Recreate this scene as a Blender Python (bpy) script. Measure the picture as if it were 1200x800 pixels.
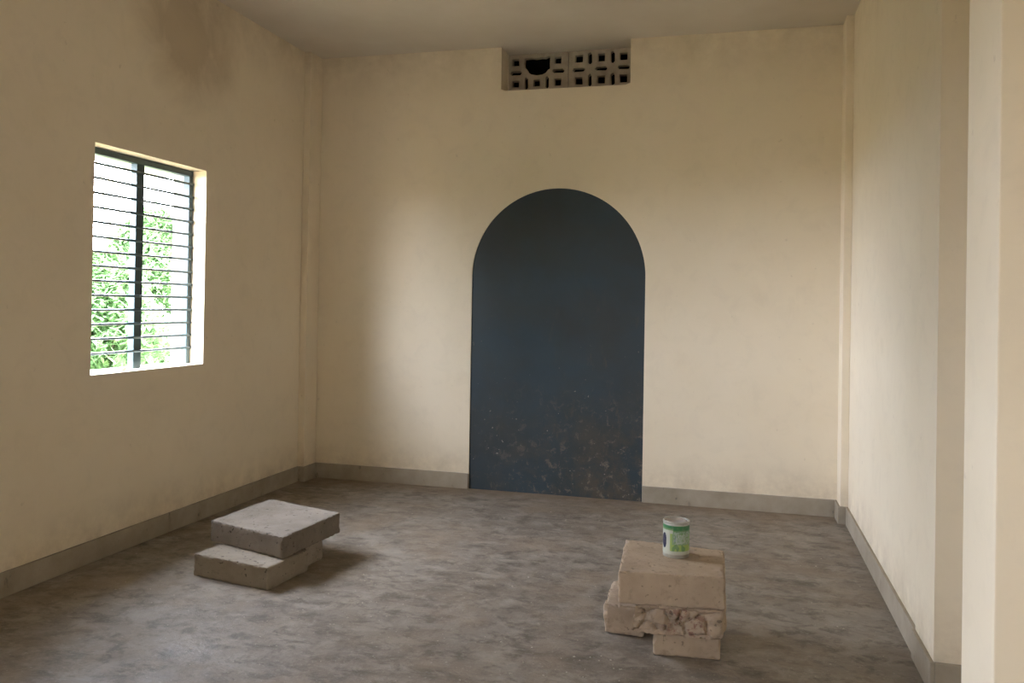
import bpy, bmesh, math, random
from mathutils import Vector, Matrix, noise
random.seed(7)
for o in list(bpy.data.objects): bpy.data.objects.remove(o)
S = bpy.context.scene; COL = S.collection

# ------------------------------------------------------------------ camera
cd = bpy.data.cameras.new('camera'); cam = bpy.data.objects.new('camera', cd); COL.objects.link(cam)
cd.sensor_width = 36; cd.sensor_fit = 'HORIZONTAL'; cd.lens = 988.42/1200*36
cd.shift_x = (600-594.05)/1200; cd.shift_y = (349.36-400)/1200; cd.clip_end = 300
r, u, f = Vector((.96508,.26141,.01701)), Vector((-.01434,-.01211,.99982)), Vector((-.26157,.96515,.00794))
cam.matrix_world = Matrix(((r.x,u.x,-f.x,3.0364),(r.y,u.y,-f.y,-5.6709),(r.z,u.z,-f.z,1.2962),(0,0,0,1)))
S.camera = cam
# ------------------------------------------------------------------ overcast sky and exposure
w = bpy.data.worlds.new('sky'); S.world = w; w.use_nodes = True
bg = w.node_tree.nodes['Background']; bg.inputs[0].default_value = (.86,.945,1.12,1); bg.inputs[1].default_value = 64.5
S.view_settings.view_transform = 'Standard'; S.view_settings.look = 'None'
S.view_settings.gamma = 1; S.view_settings.use_curve_mapping = False
S.view_settings.exposure = 0.0

# openings through which the daylight comes (y0, y1, z0, z1) on the left wall
W, H, L, TL = 3.713, 3.1, 6.7, 0.225
WIN = [(-2.222,-1.32,.918,2.06), (-6.5,-5.6,.918,2.06)]  # second opening is out of view, added to lift the room's light level
def portal(name, loc, rot, sx, sy):
    l = bpy.data.lights.new(name, 'AREA'); l.shape = 'RECTANGLE'; l.size = sx; l.size_y = sy; l.cycles.is_portal = True
    o = bpy.data.objects.new(name, l); COL.objects.link(o); o.location = loc; o.rotation_euler = rot
for i, (a, b, c, d) in enumerate(WIN):
    portal('window_daylight', (-TL-.01,(a+b)/2,(c+d)/2), (0,-math.pi/2,0), d-c, b-a)

# ------------------------------------------------------------------ materials
class N:
    def __init__(s, name, rough=.9, spec=.3):
        s.m = bpy.data.materials.new(name); s.m.use_nodes = True; s.t = s.m.node_tree
        s.b = s.t.nodes['Principled BSDF']; s.b.inputs['Roughness'].default_value = rough
        s.b.inputs['Specular IOR Level'].default_value = spec
        s.tc = s.t.nodes.new('ShaderNodeTexCoord')
    def link(s, a, b): s.t.links.new(a, b)
    def coord(s, scale=(1,1,1), loc=(0,0,0)):
        m = s.t.nodes.new('ShaderNodeMapping'); s.link(s.tc.outputs['Object'], m.inputs[0])
        m.inputs['Scale'].default_value = scale; m.inputs['Location'].default_value = loc; return m.outputs[0]
    def noise(s, scale, detail=4, rough=.55, sc=(1,1,1), dist=0, loc=(0,0,0)):
        n = s.t.nodes.new('ShaderNodeTexNoise'); s.link(s.coord(sc, loc), n.inputs['Vector'])
        n.inputs['Scale'].default_value = scale; n.inputs['Detail'].default_value = detail
        n.inputs['Roughness'].default_value = rough; n.inputs['Distortion'].default_value = dist
        return n.outputs['Fac']
    def ramp(s, fac, a, b, lo=(0,0,0), hi=(1,1,1)):
        r = s.t.nodes.new('ShaderNodeValToRGB'); s.link(fac, r.inputs[0]); e = r.color_ramp.elements
        e[0].position = a; e[1].position = b; e[0].color = (*lo,1); e[1].color = (*hi,1); return r.outputs[0]
    def mix(s, fac, a, b, mode='MIX'):
        m = s.t.nodes.new('ShaderNodeMix'); m.data_type = 'RGBA'; m.blend_type = mode
        for k, v in ((0,fac),(6,a),(7,b)):
            if isinstance(v, (int,float)): m.inputs[k].default_value = v
            elif isinstance(v, tuple): m.inputs[k].default_value = (*v,1)
            else: s.link(v, m.inputs[k])
        return m.outputs[2]
    def math(s, op, a, b=0., clamp=False):
        m = s.t.nodes.new('ShaderNodeMath'); m.operation = op; m.use_clamp = clamp
        for k, v in ((0,a),(1,b)):
            if isinstance(v, (int,float)): m.inputs[k].default_value = v
            else: s.link(v, m.inputs[k])
        return m.outputs[0]
    def sep(s):
        n = s.t.nodes.new('ShaderNodeSeparateXYZ'); s.link(s.tc.outputs['Object'], n.inputs[0]); return n.outputs
    def near(s, p, rad, sc=(1,1,1)):      # soft blob around a point: 1 in its middle, 0 beyond rad
        d = s.t.nodes.new('ShaderNodeVectorMath'); d.operation = 'DISTANCE'
        s.link(s.coord(sc), d.inputs[0]); d.inputs[1].default_value = tuple(a*b for a, b in zip(p, sc))
        return s.math('SUBTRACT', 1., s.math('DIVIDE', d.outputs['Value'], rad), True)
    def color(s, c):
        if isinstance(c, tuple): s.b.inputs['Base Color'].default_value = (*c,1)
        else: s.link(c, s.b.inputs['Base Color'])
    def bump(s, h, dist=.01, strength=.5, prev=None):
        b = s.t.nodes.new('ShaderNodeBump'); b.inputs['Distance'].default_value = dist; b.inputs['Strength'].default_value = strength
        s.link(h, b.inputs['Height'])
        if prev: s.link(prev, b.inputs['Normal'])
        s.link(b.outputs[0], s.b.inputs['Normal']); return b.outputs[0]

def wall_mat():
    n = N('limewashed_plaster', .88, .25)
    c = n.mix(n.ramp(n.noise(1.3, 5, .6), .35, .68), (.875,.765,.595), (.84,.725,.55))
    c = n.mix(n.math('MULTIPLY', n.ramp(n.noise(7, 6, .7, dist=.6), .5, .75), .2), c, (.62,.53,.40))
    # brown damp stain below the ceiling of the left wall, blotchy browner band all along the ceiling
    st = n.ramp(n.math('MULTIPLY', n.near((0,-1.5,2.82), .62, (.6,1,1.1)), n.noise(3.2, 6, .65, dist=.8)), .06, .34)
    c = n.mix(n.math('MULTIPLY', st, .55), c, (.40,.29,.175))
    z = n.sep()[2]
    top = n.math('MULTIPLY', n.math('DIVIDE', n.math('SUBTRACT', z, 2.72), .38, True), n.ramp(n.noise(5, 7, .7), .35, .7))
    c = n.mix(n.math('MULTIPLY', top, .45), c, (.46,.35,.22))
    low = n.math('MULTIPLY', n.math('SUBTRACT', 1., n.math('DIVIDE', n.math('SUBTRACT', z, .1), .22, True)), n.ramp(n.noise(6, 7, .7), .38, .66))
    c = n.mix(n.math('MULTIPLY', low, .6), c, (.50,.40,.28))
    sp = n.ramp(n.noise(22, 3, .5), .70, .76)
    c = n.mix(n.math('MULTIPLY', sp, .25), c, (.45,.36,.25))
    c = n.mix(n.math('LESS_THAN', n.sep()[0], -.13), c, (.33,.33,.30))      # unpainted cement outside
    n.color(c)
    a = n.bump(n.noise(2.2, 3), .03, .2); n.bump(n.noise(45, 6, .6), .003, .22, a)
    return n.m
def ceil_mat():
    n = N('ceiling_plaster', .9, .2)
    n.color(n.mix(n.ramp(n.noise(1.1, 5, .6), .35, .7), (.72,.65,.55), (.64,.56,.46)))
    n.bump(n.noise(9, 5), .01, .25); return n.m
def floor_mat():
    n = N('trowelled_cement', .5, .28)
    c = n.mix(n.ramp(n.noise(1.3, 6, .6, dist=.4), .38, .64), (.25,.215,.178), (.185,.15,.115))
    c = n.mix(n.math('MULTIPLY', n.ramp(n.noise(6.5, 9, .72, (1,1.2,1), .35), .45, .62), .85), c, (.325,.28,.228))
    c = n.mix(n.math('MULTIPLY', n.ramp(n.noise(9, 8, .72, (1,1.3,1), .35, (3,7,0)), .48, .62), .85), c, (.118,.095,.074))
    c = n.mix(n.math('MULTIPLY', n.ramp(n.noise(2.4, 4, .55, loc=(5,3,0)), .5, .70), .6), c, (.265,.20,.14))
    c = n.mix(n.math('MULTIPLY', n.ramp(n.noise(28, 6, .75, (1,1.6,1), .5, (1,4,0)), .57, .68), .6), c, (.33,.30,.26))
    c = n.mix(n.math('MULTIPLY', n.ramp(n.noise(90, 2, .5), .66, .74), .5), c, (.46,.42,.36))
    y = n.sep()[1]                      # brown dust swept against the back wall
    c = n.mix(n.math('MULTIPLY', n.math('SUBTRACT', 1., n.math('DIVIDE', n.math('MULTIPLY', y, -1.), .28, True)), .6), c, (.27,.19,.12))
    n.color(c)
    n.link(n.ramp(n.noise(4, 6, .6, loc=(2,1,0)), .3, .7, (.40,)*3, (.70,)*3), n.b.inputs['Roughness'])
    a = n.bump(n.noise(6, 6, .65, (1,1.6,1), .5), .015, .4); n.bump(n.noise(50, 6, .7), .004, .45, a); return n.m
def skirting_mat():
    n = N('cement_skirting', .8, .3)
    c = n.mix(n.ramp(n.noise(5, 7, .65), .35, .68), (.41,.35,.27), (.31,.26,.19))
    c = n.mix(n.math('MULTIPLY', n.ramp(n.noise(20, 5, .6, (1,1,.5)), .64, .72), .7), c, (.14,.12,.10))
    n.color(c); n.bump(n.noise(50, 5), .004, .4); return n.m
def block_mat(name, a, b, pit=.8, red=False):
    n = N(name, .92, .2)
    c = n.mix(n.ramp(n.noise(7, 6, .6), .35, .66), a, b)
    c = n.mix(n.math('MULTIPLY', n.ramp(n.noise(26, 5, .65, dist=.4), .56, .70), .5), c, tuple(v*.62 for v in b))
    c = n.mix(n.math('MULTIPLY', n.ramp(n.noise(42, 2, .5, loc=(3,1,2)), .665, .70), pit), c, (.06,.048,.037))
    if red:
        m = n.math('MULTIPLY', n.near((2.875,-2.5,.135), .125, (1,.6,1.2)), n.ramp(n.noise(30, 5, .7), .47, .58))
        c = n.mix(n.ramp(m, .12, .6), c, (.27,.15,.11))
    n.color(c); x = n.bump(n.noise(30, 6, .65), .008, .5); n.bump(n.noise(150, 3), .002, .5, x); return n.m
def arch_mat():
    n = N('blackboard_paint', .6, .4)
    c = n.mix(n.ramp(n.noise(1.5, 5, .6), .38, .62), (.032,.053,.069), (.037,.045,.048))
    z = n.sep()[2]; x = n.sep()[0]
    low = n.math('SUBTRACT', 1., n.math('DIVIDE', z, .85, True))
    right = n.math('ADD', .55, n.math('MULTIPLY', n.math('SUBTRACT', x, 1.848), .7))
    low = n.math('MULTIPLY', low, right)
    c = n.mix(n.math('MULTIPLY', n.ramp(n.noise(4, 8, .75), .44, .62), n.math('MULTIPLY', low, 1.3, True)), c, (.085,.070,.052))
    c = n.mix(n.math('MULTIPLY', n.ramp(n.noise(17, 7, .75, dist=.4, loc=(3,0,1)), .55, .63), n.math('MULTIPLY', low, 1.5, True)), c, (.17,.14,.105))
    mid = n.math('MULTIPLY', n.math('DIVIDE', n.math('SUBTRACT', 1.6, z), 1.2, True), right)
    c = n.mix(n.math('MULTIPLY', n.ramp(n.noise(9, 7, .75, (1,1,.35), .3, (4,0,2)), .57, .68), mid), c, (.10,.080,.058))
    sp = n.math('MULTIPLY', n.ramp(n.noise(45, 1, .5, loc=(1,0,7)), .77, .79), n.math('DIVIDE', n.math('SUBTRACT', 1.3, z), 1.2, True))
    c = n.mix(sp, c, (.30,.27,.23))
    n.color(c); n.bump(n.noise(20, 5), .004, .3)
    n.link(n.ramp(n.noise(5, 5), .3, .7, (.48,)*3, (.66,)*3), n.b.inputs['Roughness']); return n.m
def plain(name, c1, c2, scale=8, rough=.6, spec=.4, metal=0):
    n = N(name, rough, spec); n.color(n.mix(n.ramp(n.noise(scale, 4), .38, .66), c1, c2)); n.b.inputs['Metallic'].default_value = metal; return n.m

M_WALL, M_CEIL, M_FLOOR, M_SKIRT, M_ARCH = wall_mat(), ceil_mat(), floor_mat(), skirting_mat(), arch_mat()
M_IRON = plain('dark_teal_enamel', (.025,.05,.055), (.035,.065,.07), 12, .42, .5)
M_VENT = plain('limewashed_concrete', (.50,.44,.35), (.40,.34,.26), 14, .9, .2)
M_GRND = plain('grassy_soil', (.30,.22,.14), (.24,.22,.11), 1.2, .95, .1)
M_DARK = plain('shade_dark_masonry', (.012,.010,.008), (.02,.016,.012), 6, .95, .1)  # near-black stands in for the shade behind the vent holes
M_BARK = plain('bark', (.12,.08,.05), (.2,.15,.1), 9, .9, .1)
M_GRIT = plain('pale_grit', (.45,.41,.35), (.30,.27,.23), 60, .9, .2)

# ------------------------------------------------------------------ helpers
def link(name, me, mat=None, parent=None, kind=None):
    o = bpy.data.objects.new(name, me); COL.objects.link(o)
    if mat: me.materials.append(mat)
    if parent: o.parent = parent
    if kind: o['kind'] = kind
    return o
def tag(o, label, cat, group=None, kind=None):
    o['label'] = label; o['category'] = cat
    if group: o['group'] = group
    if kind: o['kind'] = kind
    return o
def empty(name, loc):
    o = bpy.data.objects.new(name, None); COL.objects.link(o); o.location = loc; return o
def add_box(bm, x0, x1, y0, y1, z0, z1):
    v = [bm.verts.new(p) for p in ((x0,y0,z0),(x1,y0,z0),(x1,y1,z0),(x0,y1,z0),(x0,y0,z1),(x1,y0,z1),(x1,y1,z1),(x0,y1,z1))]
    for q in ((0,3,2,1),(4,5,6,7),(0,1,5,4),(1,2,6,5),(2,3,7,6),(3,0,4,7)): bm.faces.new([v[i] for i in q])
def bake(bm, name, bevel=0, seg=2):
    if bevel: bmesh.ops.bevel(bm, geom=bm.edges[:], offset=bevel, segments=seg, affect='EDGES', profile=.6)
    bmesh.ops.recalc_face_normals(bm, faces=bm.faces[:])
    me = bpy.data.meshes.new(name); bm.to_mesh(me); bm.free(); return me
def box(name, dims, mat, parent=None, kind=None, bevel=0, boxes=None):
    bm = bmesh.new()
    for d in (boxes or [dims]): add_box(bm, *d)
    return link(name, bake(bm, name, bevel), mat, parent, kind)
def plate(name, outer, holes, t, mtx, mat, parent=None, kind=None, bevel=0):
    """flat plate of thickness t with holes: 2D outline in local xy, from z=0 to z=t, placed by mtx"""
    cu = bpy.data.curves.new('outline', 'CURVE'); cu.dimensions = '2D'; cu.fill_mode = 'BOTH'; cu.extrude = t/2-bevel
    cu.bevel_depth = bevel; cu.bevel_resolution = 1; cu.offset = -bevel
    for pts in [outer]+holes:
        s = cu.splines.new('POLY'); s.points.add(len(pts)-1); s.use_cyclic_u = True
        for i, p in enumerate(pts): s.points[i].co = (p[0],p[1],0,1)
    tmp = bpy.data.objects.new('outline', cu); COL.objects.link(tmp)
    me = bpy.data.meshes.new_from_object(tmp.evaluated_get(bpy.context.evaluated_depsgraph_get()))
    bpy.data.objects.remove(tmp); bpy.data.curves.remove(cu)
    me.name = name; me.transform(mtx @ Matrix.Translation((0,0,t/2))); me.materials.clear()
    bm = bmesh.new(); bm.from_mesh(me); bmesh.ops.remove_doubles(bm, verts=bm.verts[:], dist=1e-5)
    bmesh.ops.recalc_face_normals(bm, faces=bm.faces[:]); bm.to_mesh(me); bm.free()
    for p in me.polygons: p.use_smooth = False
    return link(name, me, mat, parent, kind)
def rect(a, b, c, d): return [(a,c),(b,c),(b,d),(a,d)]
XZ = Matrix(((1,0,0,0),(0,0,-1,0),(0,1,0,0),(0,0,0,1)))       # local x,y,z -> world x,z,-y
YZ = Matrix(((0,0,-1,0),(1,0,0,0),(0,1,0,0),(0,0,0,1)))       # local x,y,z -> world y,z,-x

# ------------------------------------------------------------------ the room
box('floor', (-TL,4.2,-L-.2,.2,-.12,0), M_FLOOR, kind='structure')
box('ceiling', (-TL,4.2,-L-.2,.245,H,H+.14), M_CEIL, kind='structure')
plate('wall_left', rect(-L-.2,.19,0,H), [rect(a,b,c,d) for a, b, c, d in WIN], TL, YZ, M_WALL, kind='structure')
AX, AR, AZ = 1.848, .606, 1.497                               # arch centre, radius, springing height
arch = [(AX+AR*math.cos(t), AZ+AR*math.sin(t)) for t in [math.pi*i/64 for i in range(65)]]   # right springing over the top to the left
VX0, VX1, VZ = 1.431, 2.333, 2.792
outer = [(0,0),(AX-AR,0)] + arch[::-1] + [(AX+AR,0),(W,0),(W,H),(VX1,H),(VX1,VZ+.012),(VX1-.03,VZ),(VX0+.03,VZ),(VX0,VZ+.012),(VX0,H),(0,H)]
plate('wall_back', outer, [], .19, Matrix.Translation((0,.19,0)) @ XZ, M_WALL, kind='structure')
box('wall_right', (W,4.2,-2.505,.19,0,H), M_WALL, kind='structure')
box('wall_right', (3.98,4.2,-L,-2.505,0,H), M_WALL, kind='structure')
box('wall_front', (0,3.98,-L-.2,-L,0,H), M_WALL, kind='structure')
# slim plastered piers in both back corners, the swelling at the end of the right wall, the near pier
box('trim_1', (0,.052,-.175,0,0,H), M_WALL, kind='structure', bevel=.004)
box('trim_2', (3.668,W,-.178,0,0,H), M_WALL, kind='structure', bevel=.004)
box('trim_3', (W-.008,W,-2.505,-2.2,0,H), M_WALL, kind='structure')
box('trim_4', (3.60,3.98,-3.575,-3.301,0,H), M_WALL, kind='structure', bevel=.004)
# unseen shaft, coloured near-black as shade, behind the pierced vent
box('vent_shaft', None, M_DARK, kind='structure', boxes=[(VX0-.1,VX1+.1,.245,1.45,H,H+.1),(VX0-.1,VX1+.1,1.4,1.45,VZ-.3,H),(VX0-.1,VX0,.24,1.4,VZ-.3,H),(VX1,VX1+.1,.24,1.4,VZ-.3,H),(VX0-.1,VX1+.1,.19,1.4,VZ-.4,VZ-.3)])
# skirtings
HB, T = .108, .014
def skirt(name, boxes): return box(name, None, M_SKIRT, kind='structure', bevel=.003, boxes=boxes)
skirt('baseboard_back', [(.052+T,AX-AR-.002,-T,0,0,HB)])
skirt('baseboard_back', [(AX+AR+.002,3.668-T,-T,0,0,HB)])
skirt('baseboard_left', [(0,T,-L,-.175-T,0,HB)])
skirt('baseboard_left', [(0,.052+T,-.175-T,-.175,0,HB),(.052,.052+T,-.175,0,0,HB)])
skirt('baseboard_right', [(3.668-T,W,-.178-T,-.178,0,HB),(3.668-T,3.668,-.178,0,0,HB)])
skirt('baseboard_right', [(W-T,W,-2.2,-.178-T,0,HB)])
skirt('baseboard_right', [(W-.008-T,W-.008,-2.505-T,-2.2,0,HB),(W-.008,3.98,-2.505-T,-2.505,0,HB)])
skirt('baseboard_right', [(3.6-T,3.6,-3.575-T,-3.301+T,0,HB),(3.6,3.98,-3.575-T,-3.575,0,HB),(3.6,3.98,-3.301,-3.301+T,0,HB)])

# ------------------------------------------------------------------ the dark arched panel
ap = plate('arched_panel', [(AX-AR,0)] + arch[::-1] + [(AX+AR,0)], [], .18, Matrix.Translation((0,.19,0)) @ XZ, M_ARCH)
tag(ap, 'tall round-topped dark blue-grey painted panel with scuffed lower half, in the back wall', 'wall panel')

# ------------------------------------------------------------------ pierced vent blocks
def hexh(x, z, l, t):
    return [(x-l,z),(x-l+.012,z+t),(x+l-.012,z+t),(x+l,z),(x+l-.012,z-t),(x-l+.012,z-t)]
def hexv(x, z, l, t): return [(x+b-z, z+a-x) for a, b in hexh(x, z, l, t)]
def sq(x, z, s=.0245): return rect(x-s,x+s,z-s,z+s)
ZT, ZM, ZB = 3.042, 2.965, 2.887
jit = lambda pts, k=.0022: [(x+random.uniform(-k,k), z+random.uniform(-k,k)) for x, z in pts]
h1 = [sq(1.485,ZT),sq(1.795,ZT),sq(1.485,ZB),sq(1.641,ZB),sq(1.795,ZB),hexh(1.487,ZM,.045,.014),hexh(1.798,ZM,.045,.014),
      hexv(1.563,ZB,.045,.013),hexv(1.718,ZB,.045,.013)]
h1 = [jit(h) for h in h1] + [[(1.549,3.068),(1.545,3.03),(1.551,2.997),(1.566,2.992),(1.576,2.968),(1.60,2.951),(1.64,2.942),(1.68,2.945),
      (1.707,2.957),(1.722,2.976),(1.737,2.985),(1.735,3.02),(1.738,3.072),(1.72,3.077),(1.70,3.068),(1.67,3.07),(1.63,3.066),(1.60,3.071),(1.575,3.07)]]
h2 = [sq(x,z,.0265) for x in (1.946,2.104,2.262) for z in (ZT,ZB)] + [hexh(1.946,ZM,.045,.014),hexh(2.104,ZM,.045,.014),hexh(2.262,ZM,.045,.014),
      hexv(2.025,ZT,.045,.013),hexv(2.184,ZT,.045,.013),hexv(2.025,ZB,.045,.013),hexv(2.186,ZB,.045,.013)]
h2 = [jit(h) for h in h2]
GV = 'pierced vent blocks under the ceiling'
for (a, b, hs, lab) in ((1.433,1.868,h1,'pierced concrete vent block with a large broken hole, left of the pair under the ceiling'),
                        (1.872,2.331,h2,'unbroken pierced concrete vent block, right of the pair under the ceiling')):
    o = plate('vent_block', jit(rect(a,b,2.805,H-.002),.001), hs, .05, Matrix.Translation((0,.24,0)) @ XZ, M_VENT); tag(o, lab, 'vent block', GV)
box('trim_5', (VX0,VX1,.19,.24,VZ-.1,2.804), M_WALL, kind='structure')

# ------------------------------------------------------------------ window grilles
def window(n, y0, y1, z0, z1):
    r = empty('window_%d' % n, (-.11,(y0+y1)/2,z0)); r['kind'] = 'structure'
    def p(name, ya, yb, za, zb, xa=-.02, xb=.02, bev=.002):
        cy = (y0+y1)/2; bm = bmesh.new(); add_box(bm, xa, xb, ya-cy, yb-cy, za-z0, zb-z0)
        return link(name, bake(bm, name, bev, 1), M_IRON, r)
    p('head_rail', y0, y1, z1-.035, z1-.002); p('side_rail', y0, y0+.03, z0, z1-.035); p('side_rail', y1-.034, y1-.002, z0, z1-.035)
    m = y0+.445
    p('mullion', m-.03, m+.03, z0, z1-.035)
    proto = None
    for k in range(14):
        z = z0+.095+k*.0742
        bm = bmesh.new()
        bmesh.ops.create_cone(bm, cap_ends=True, segments=8, radius1=.0068, radius2=.0068, depth=y1-y0-.006, matrix=Matrix.Rotation(math.pi/2, 4, 'X'))
        if proto is None: proto = bake(bm, 'grille_bar'); proto.materials.append(M_IRON)
        o = bpy.data.objects.new('grille_bar', proto); COL.objects.link(o); o.parent = r
        o.location = (.024, 0, z-z0); o.rotation_euler = (random.uniform(-.004,.004),0,0)
for i, q in enumerate(WIN): window(i+1, *q)  # the second grille fills the added, unseen opening
# crumbs of plaster left on the sill of the visible window
for (y, s, lab) in ((-1.93,.014,'larger grey mortar crumb on the window sill, left of the mullion'),(-1.55,.01,'smallest grey mortar crumb on the sill, right of the window mullion'),(-1.44,.012,'grey mortar crumb on the sill beside the right side rail of the window')):
    bm = bmesh.new(); bmesh.ops.create_icosphere(bm, subdivisions=2, radius=s)
    for v in bm.verts: v.co *= 1+.35*noise.noise(v.co*90+Vector((y*9,0,0))); v.co.z = max(v.co.z, -s*.5)
    o = link('mortar_crumb', bake(bm,'mortar_crumb'), M_SKIRT); o.location = (-.07 if s<.014 else -.05, y, WIN[0][2]+s*.5)
    tag(o, lab, 'crumb', 'crumbs on the window sill')

# ------------------------------------------------------------------ outside the window
box('ground', (-45,40,-45,45,-.42,-.3), M_GRND, kind='structure')
box('trim_6', (-.44,-TL,-2.5,-1.1,2.062,2.13), M_WALL, kind='structure')          # concrete shade over the window
def leaf_mat(name, c1, c2):
    n = N(name, .6, .3); n.color(n.mix(n.ramp(n.noise(3, 3), .4, .6), c1, c2))
    n.b.inputs['Transmission Weight'].default_value = 0; n.b.inputs['Subsurface Weight'].default_value = 0
    tr = n.t.nodes.new('ShaderNodeBsdfTranslucent'); tr.inputs[0].default_value = (*c2,1)
    mx = n.t.nodes.new('ShaderNodeMixShader'); mx.inputs[0].default_value = .35
    out = n.t.nodes['Material Output']; n.link(n.b.outputs[0], mx.inputs[1]); n.link(tr.outputs[0], mx.inputs[2]); n.link(mx.outputs[0], out.inputs[0])
    return n.m
def shrub(x, y, rad, h, count, lab, c1, c2, leaf=.09, group='shrubs outside the window'):
    r = empty('shrub', (x,y,-.3))
    bm = bmesh.new()
    for k in range(5):
        a = k*1.26; top = Vector((math.cos(a)*rad*.45, math.sin(a)*rad*.45, h*.75)); mid = Vector((top.x*.3, top.y*.3, h*.35))
        pts = [Vector((.04*math.cos(a),.04*math.sin(a),0)), mid, top]
        for p0, p1, ra, rb in ((pts[0],pts[1],.035,.024),(pts[1],pts[2],.024,.008)):
            d = p1-p0; bmesh.ops.create_cone(bm, cap_ends=True, segments=7, radius1=ra, radius2=rb, depth=d.length,
                matrix=Matrix.Translation((p0+p1)/2) @ d.to_track_quat('Z','Y').to_matrix().to_4x4())
    link('stem', bake(bm,'stem'), M_BARK, r)
    vs, fs = [], []
    for k in range(count):
        t = random.random()**.8; z = h*(.12+.88*t); rr = rad*math.sqrt(random.random())*(1-max(0,t-.55)*1.7)
        a = random.uniform(0, 6.283); rr *= 1+.3*noise.noise(Vector((math.cos(a)*1.5, math.sin(a)*1.5, z*1.8+x)))
        p = Vector((rr*math.cos(a), rr*math.sin(a), z+.25*noise.noise(Vector((a,z,x)))))
        q = Matrix.Rotation(random.uniform(0,6.28),3,'Z') @ Matrix.Rotation(random.uniform(-1.1,.9),3,'X')
        s = leaf*random.uniform(.6,1.2); b = len(vs)
        for l in ((0,-s,0),(.32*s,-.2*s,.06*s),(.3*s,.45*s,.05*s),(0,s,-.12*s),(-.3*s,.45*s,.05*s),(-.32*s,-.2*s,.06*s)): vs.append(p+q@Vector(l))
        fs.append((b,b+1,b+2,b+3)); fs.append((b,b+3,b+4,b+5))
    me = bpy.data.meshes.new('foliage'); me.from_pydata(vs, [], fs)
    o = link('foliage', me, leaf_mat('leaf_green', c1, c2), r); o['kind'] = 'stuff'
    tag(r, lab, 'shrub', group)
G1, G2 = (.105,.19,.068), (.15,.25,.10)
shrub(-3.75,2.98,.80,2.65,20000,'taller light green leafy shrub outside, seen right of the window mullion', G1, G2, .06)
shrub(-2.8,.92,.80,1.95,18000,'lower broad light green shrub outside, seen left of the window mullion', G1, G2, .06)
for (x, y, hh, lab) in ((-2.7,-1.3,2.65,'bushy green shrub standing straight out from the barred window'),(-2.9,-4.6,2.7,'bushy green shrub added out of view to block light, furthest toward the front of the room')):
    shrub(x, y, .95, hh, 11000, lab, G1, G2, .10, 'added unseen light-blocking shrubs')  # unseen shrubs, added to cut direct window light on the right side

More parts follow.
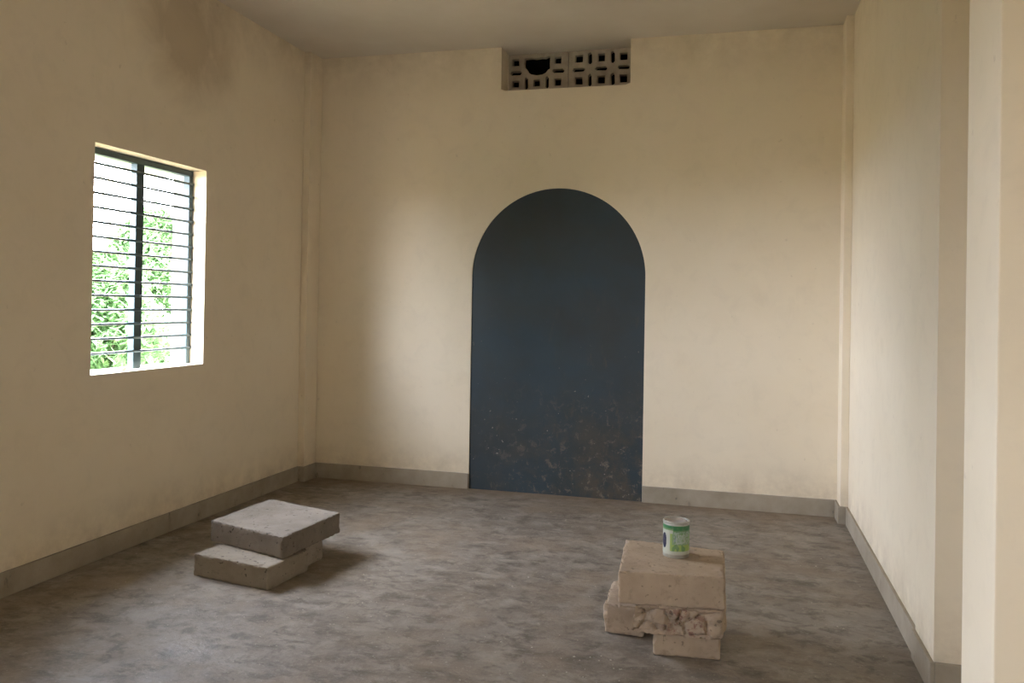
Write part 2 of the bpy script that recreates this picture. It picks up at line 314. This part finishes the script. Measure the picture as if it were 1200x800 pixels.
# ------------------------------------------------------------------ rough concrete blocks
def block(name, foot, z0, z1, mat, seed, rough=.0022, chip=.012, rnd=.004, top=None, cell=.0062, front_rubble=0, parent=None):
    """rough cast block on a four-cornered footprint (front-left, front-right, back-right, back-left)"""
    top = top or foot
    lx = (Vector(foot[1])-Vector(foot[0])).length; ly = (Vector(foot[3])-Vector(foot[0])).length; lz = z1-z0
    nx, ny, nz = max(4,round(lx/cell)), max(4,round(ly/cell)), max(5,round(lz/cell))
    idx, vs, fs = {}, [], []
    def vert(i, j, k):
        if (i,j,k) in idx: return idx[i,j,k]
        a, b, c = i/nx, j/ny, k/nz
        # round the edges: pull into a rounded box
        P = Vector((a*lx, b*ly, c*lz)); hs = Vector((lx,ly,lz))/2; q = P-hs
        e = Vector([max(abs(q[m])-(hs[m]-rnd),0)*(1 if q[m]>0 else -1) for m in range(3)])
        edge = sum(1 for m in range(3) if abs(q[m]) > hs[m]-rnd*1.01)
        core = q-e
        if e.length > rnd: q = core+e.normalized()*rnd
        nrm = e.normalized() if e.length > 0 else Vector((0,0,1))
        s = Vector((seed*7.3, seed*1.7, seed*3.1))
        d = rough*noise.fractal(P*14+s, 1., 2., 4)
        near = sorted(min(P[m], 2*hs[m]-P[m]) for m in range(3))[1]          # distance to the closest edge
        if near < .016: d -= (1-near/.016)**1.5*chip*(.9*max(0, noise.noise(P*75+s)) + .8*max(0, noise.noise(P*30+s)-.1) + 1.3*max(0, noise.noise(P*11+s)-.2))
        pit = noise.noise(P*62+s*2)
        if pit > .52: d -= (pit-.52)*.03
        if front_rubble and b < .5 and j == 0:
            v1 = noise.voronoi(P*13+s); g = v1[0][1]-v1[0][0]
            w = min(1, max(0, (lx-P.x)/.05))                                 # the spalled face with its stones
            d += w*(front_rubble*(.05-1.15*math.exp(-g*16)) + .010*(noise.cell(v1[1][0]*3)-.5) + .008*noise.fractal(P*45+s, 1., 2., 3))
        if k == 0: d = min(d, 0)*.3 if edge < 2 else d
        q = q+nrm*d
        a, b, c = [(q[m]+hs[m])/(2*hs[m]) for m in range(3)]
        def bil(F): return Vector(F[0])*(1-a)*(1-b)+Vector(F[1])*a*(1-b)+Vector(F[2])*a*b+Vector(F[3])*(1-a)*b
        xy = bil(foot)*(1-c)+bil(top)*c
        vs.append((xy.x, xy.y, min(z1, max(z0, z0+c*lz)))); idx[i,j,k] = len(vs)-1; return len(vs)-1
    for i in range(nx):
        for j in range(ny):
            fs.append([vert(i,j,0),vert(i,j+1,0),vert(i+1,j+1,0),vert(i+1,j,0)]); fs.append([vert(i,j,nz),vert(i+1,j,nz),vert(i+1,j+1,nz),vert(i,j+1,nz)])
    for i in range(nx):
        for k in range(nz):
            fs.append([vert(i,0,k),vert(i+1,0,k),vert(i+1,0,k+1),vert(i,0,k+1)]); fs.append([vert(i,ny,k),vert(i,ny,k+1),vert(i+1,ny,k+1),vert(i+1,ny,k)])
    for j in range(ny):
        for k in range(nz):
            fs.append([vert(0,j,k),vert(0,j,k+1),vert(0,j+1,k+1),vert(0,j+1,k)]); fs.append([vert(nx,j,k),vert(nx,j+1,k),vert(nx,j+1,k+1),vert(nx,j,k+1)])
    me = bpy.data.meshes.new(name); me.from_pydata(vs, [], fs); me.update()
    for p in me.polygons: p.use_smooth = True
    me.set_sharp_from_angle(angle=.75)
    return link(name, me, mat, parent)
MB1 = block_mat('pale_cast_concrete', (.245,.208,.168), (.195,.16,.125), .75)
MB2 = block_mat('cast_concrete', (.33,.28,.22), (.26,.215,.165), .7)
MB3 = block_mat('sandy_concrete', (.48,.37,.268), (.39,.296,.21), .45)
MB4 = block_mat('broken_sandy_concrete', (.48,.37,.273), (.365,.274,.196), .5, red=True)
# left stack
b = block('concrete_block', [(.594,-2.212),(1.034,-2.296),(1.072,-1.985),(.65,-1.90)], 0, .103, MB2, 1, chip=.009)
tag(b, 'grey concrete block on the floor, bottom front of the left stack', 'concrete block')
b = block('concrete_block', [(.74,-1.90),(1.036,-1.955),(1.044,-1.79),(.76,-1.73)], 0, .103, MB2, 2, chip=.009)
tag(b, 'small concrete block almost hidden at the back under the left slab', 'concrete block')
b = block('concrete_slab', [(.545,-2.01),(1.038,-2.172),(1.078,-1.665),(.575,-1.51)], .104, .207, MB1, 3, chip=.013)
tag(b, 'pale square concrete slab with a pitted flat top, uppermost of the left stack', 'concrete slab')
# right stack
b = block('concrete_block', [(2.757,-2.474),(3.0,-2.452),(3.0,-2.22),(2.757,-2.24)], 0, .083, MB3, 4, chip=.013)
tag(b, 'small sandy concrete block on the floor at the front foot of the right stack', 'concrete block')
b = block('concrete_block', [(2.55,-2.318),(2.712,-2.33),(2.712,-2.03),(2.535,-2.01)], 0, .118, MB4, 5, rnd=.010, chip=.024, rough=.008)
tag(b, 'chipped concrete block on the floor sticking out at the left of the right stack', 'concrete block')
b = block('broken_block', [(2.672,-2.502),(3.014,-2.482),(3.016,-2.16),(2.775,-2.16)], .084, .192, MB4, 6, rnd=.010, chip=.026, rough=.008, front_rubble=.020, cell=.007,
          top=[(2.690,-2.512),(3.010,-2.486),(3.01,-2.16),(2.775,-2.16)])
tag(b, 'broken rubbly concrete block with reddish stains in the middle of the right stack', 'concrete block')
b = block('concrete_block', [(2.630,-2.522),(3.016,-2.475),(3.007,-2.112),(2.600,-2.07)], .193, .313, MB3, 7, chip=.018, rnd=.006)
tag(b, 'thick sandy concrete block on top of the right stack, carrying the tin', 'concrete block')

# ------------------------------------------------------------------ paint tin
def lathe(name, prof, mat, parent, seg=64):
    vs, fs = [], []
    for (rr, z) in prof:
        for k in range(seg): a = 2*math.pi*k/seg; vs.append((rr*math.cos(a), rr*math.sin(a), z))
    n = len(prof)
    for i in range(n-1):
        for k in range(seg): fs.append((i*seg+k, i*seg+(k+1)%seg, (i+1)*seg+(k+1)%seg, (i+1)*seg+k))
    me = bpy.data.meshes.new(name); me.from_pydata(vs, [], fs)
    for p in me.polygons: p.use_smooth = True
    return link(name, me, mat, parent)
tin = empty('paint_tin', (2.822,-2.245,.312))
tag(tin, 'small white and green printed paint tin standing on the right block stack', 'tin')
TH, TR = .142, .051
M_TIN = plain('dull_white_tin', (.50,.48,.42), (.40,.37,.31), 30, .45, .5)
M_LID = plain('dusty_tin_lid', (.46,.40,.35), (.37,.32,.275), 25, .6, .4)
lathe('tin_body', [(0,.001),(TR-.003,.001),(TR,.003),(TR,TH-.004),(TR-.001,TH-.002),(TR-.0045,TH-.002),(TR-.005,TH-.006)], M_TIN, tin)
lathe('rim', [(TR-.001,TH-.008),(TR+.0018,TH-.006),(TR+.0018,TH-.001),(TR,TH+.001),(TR-.004,TH+.001),(TR-.006,TH-.002),(TR-.006,TH-.008)], M_TIN, tin)
lathe('lid', [(TR-.005,TH-.004),(TR-.009,TH-.0045),(TR-.010,TH-.002),(TR-.015,TH-.002),(TR-.017,TH-.004),(0,TH-.004)], M_LID, tin)
# printed wrap: colour attribute over a fine grid; u runs left to right as seen from the front
nu, nv = 220, 96
facing = math.atan2(-5.6709+2.245, 3.0364-2.822)
vs, fs, cols = [], [], []
for j in range(nv+1):
    for i in range(nu):
        a = facing+2*math.pi*(i/nu-.5); vs.append(((TR+.0006)*math.cos(a), (TR+.0006)*math.sin(a), .016+(TH-.030)*j/nv))
def ink(u, v):                         # u: -1..1 across the visible front (-1 = left edge), v: 0..1 up
    n = noise.noise(Vector((u*4,v*5,.3))); n2 = noise.noise(Vector((u*11,v*13,2)))
    white, green, lime, deep, navy, blue = (.52,.53,.44), (.17,.31,.12), (.34,.47,.13), (.06,.22,.08), (.012,.014,.05), (.09,.12,.32)
    c = white
    if v > .84: c = deep if u > -.2 or v > .9 else green
    elif v > .72: c = green if -.25 < u < -.05 else ((.17,.30,.15) if u >= -.05 else white)
    if v <= .72 and u > -.45:
        c = (.25,.38,.20) if v > .34 else lime
        if u < -.3: c = lime
    if -.18 < u < .92 and .36 < v < .80 and n2 > -.05: c = (.36,.44,.36)
    if v < .36 and n > .15 and u > -.5: c = green
    if v < .12: c = white
    if ((u+.86)/.14)**2+((v-.45)/.27)**2 < 1: c = navy
    return c
def seg(u, v, x0, y0, x1, y1, w):
    dx, dy = x1-x0, y1-y0; t = max(0, min(1, ((u-x0)*dx+(v-y0)*dy)/(dx*dx+dy*dy)))
    return (u-x0-t*dx)**2+(v-y0-t*dy)**2 < w*w
STROKES = [(-.12,.42,.02,.74),(.02,.74,.02,.42),(.10,.46,.22,.78),(.18,.66,.34,.46),(.40,.44,.32,.70),(.44,.60,.58,.72),(.52,.70,.66,.48),(.0,.40,.7,.44)]
for j in range(nv+1):
    for i in range(nu):
        th = 2*math.pi*(i/nu-.5); front = abs(th) < math.pi/2
        u = math.sin(th) if front else math.sin(th)*-.5; v = j/nv
        c = ink(u, v)
        if front and any(seg(u, v, *s, .022) for s in STROKES): c = tuple(.45*a+.55*b for a, b in zip(c, (.50,.56,.52) if u > -.02 else (.09,.12,.35)))
        cols.append(c)
for j in range(nv):
    for i in range(nu): k = (i+1) % nu; fs.append((j*nu+i, j*nu+k, (j+1)*nu+k, (j+1)*nu+i))
me = bpy.data.meshes.new('printed_label'); me.from_pydata(vs, [], fs)
ca = me.color_attributes.new('ink', 'FLOAT_COLOR', 'POINT')
for i, c in enumerate(cols): ca.data[i].color = (*c,1)
for p in me.polygons: p.use_smooth = True
nm = N('printed_paper', .5, .4); at = nm.t.nodes.new('ShaderNodeAttribute'); at.attribute_name = 'ink'
nm.color(nm.mix(nm.math('MULTIPLY', nm.ramp(nm.noise(60, 4), .5, .75), .3), at.outputs['Color'], (.42,.38,.32)))
lb = link('printed_label', me, nm.m, tin); lb['label'] = 'green and white printed wrap with a dark blue oval'

# ------------------------------------------------------------------ grit on the floor
vs, fs = [], []
for k in range(520):
    x, y = random.uniform(.1,3.65), -random.uniform(.05,4.6)
    if k < 170: x, y = random.gauss(1.35,.45), random.gauss(-2.5,.4)
    elif k < 230: x, y = random.gauss(2.75,.3), random.gauss(-2.55,.15)
    if not (.05 < x < 3.65 and y < -.03): continue
    if .5 < x < 1.1 and -2.31 < y < -1.5 or 2.5 < x < 3.03 and -2.54 < y < -2: continue
    s = random.uniform(.0012,.0042) * (1.4 if random.random() < .08 else 1); b = len(vs); a = random.uniform(0,6.28)
    for q in range(5): vs.append((x+s*1.3*math.cos(a+q*1.256)*random.uniform(.6,1.2), y+s*math.sin(a+q*1.256)*random.uniform(.6,1.2), .0003))
    vs.append((x, y, s*.9))
    for q in range(5): fs.append((b+q, b+(q+1)%5, b+5))
    fs.append((b+4,b+3,b+2,b+1,b))
me = bpy.data.meshes.new('floor_grit'); me.from_pydata(vs, [], fs)
tag(link('floor_grit', me, M_GRIT), 'scattered pale grit and mortar crumbs on the cement floor', 'grit', kind='stuff')
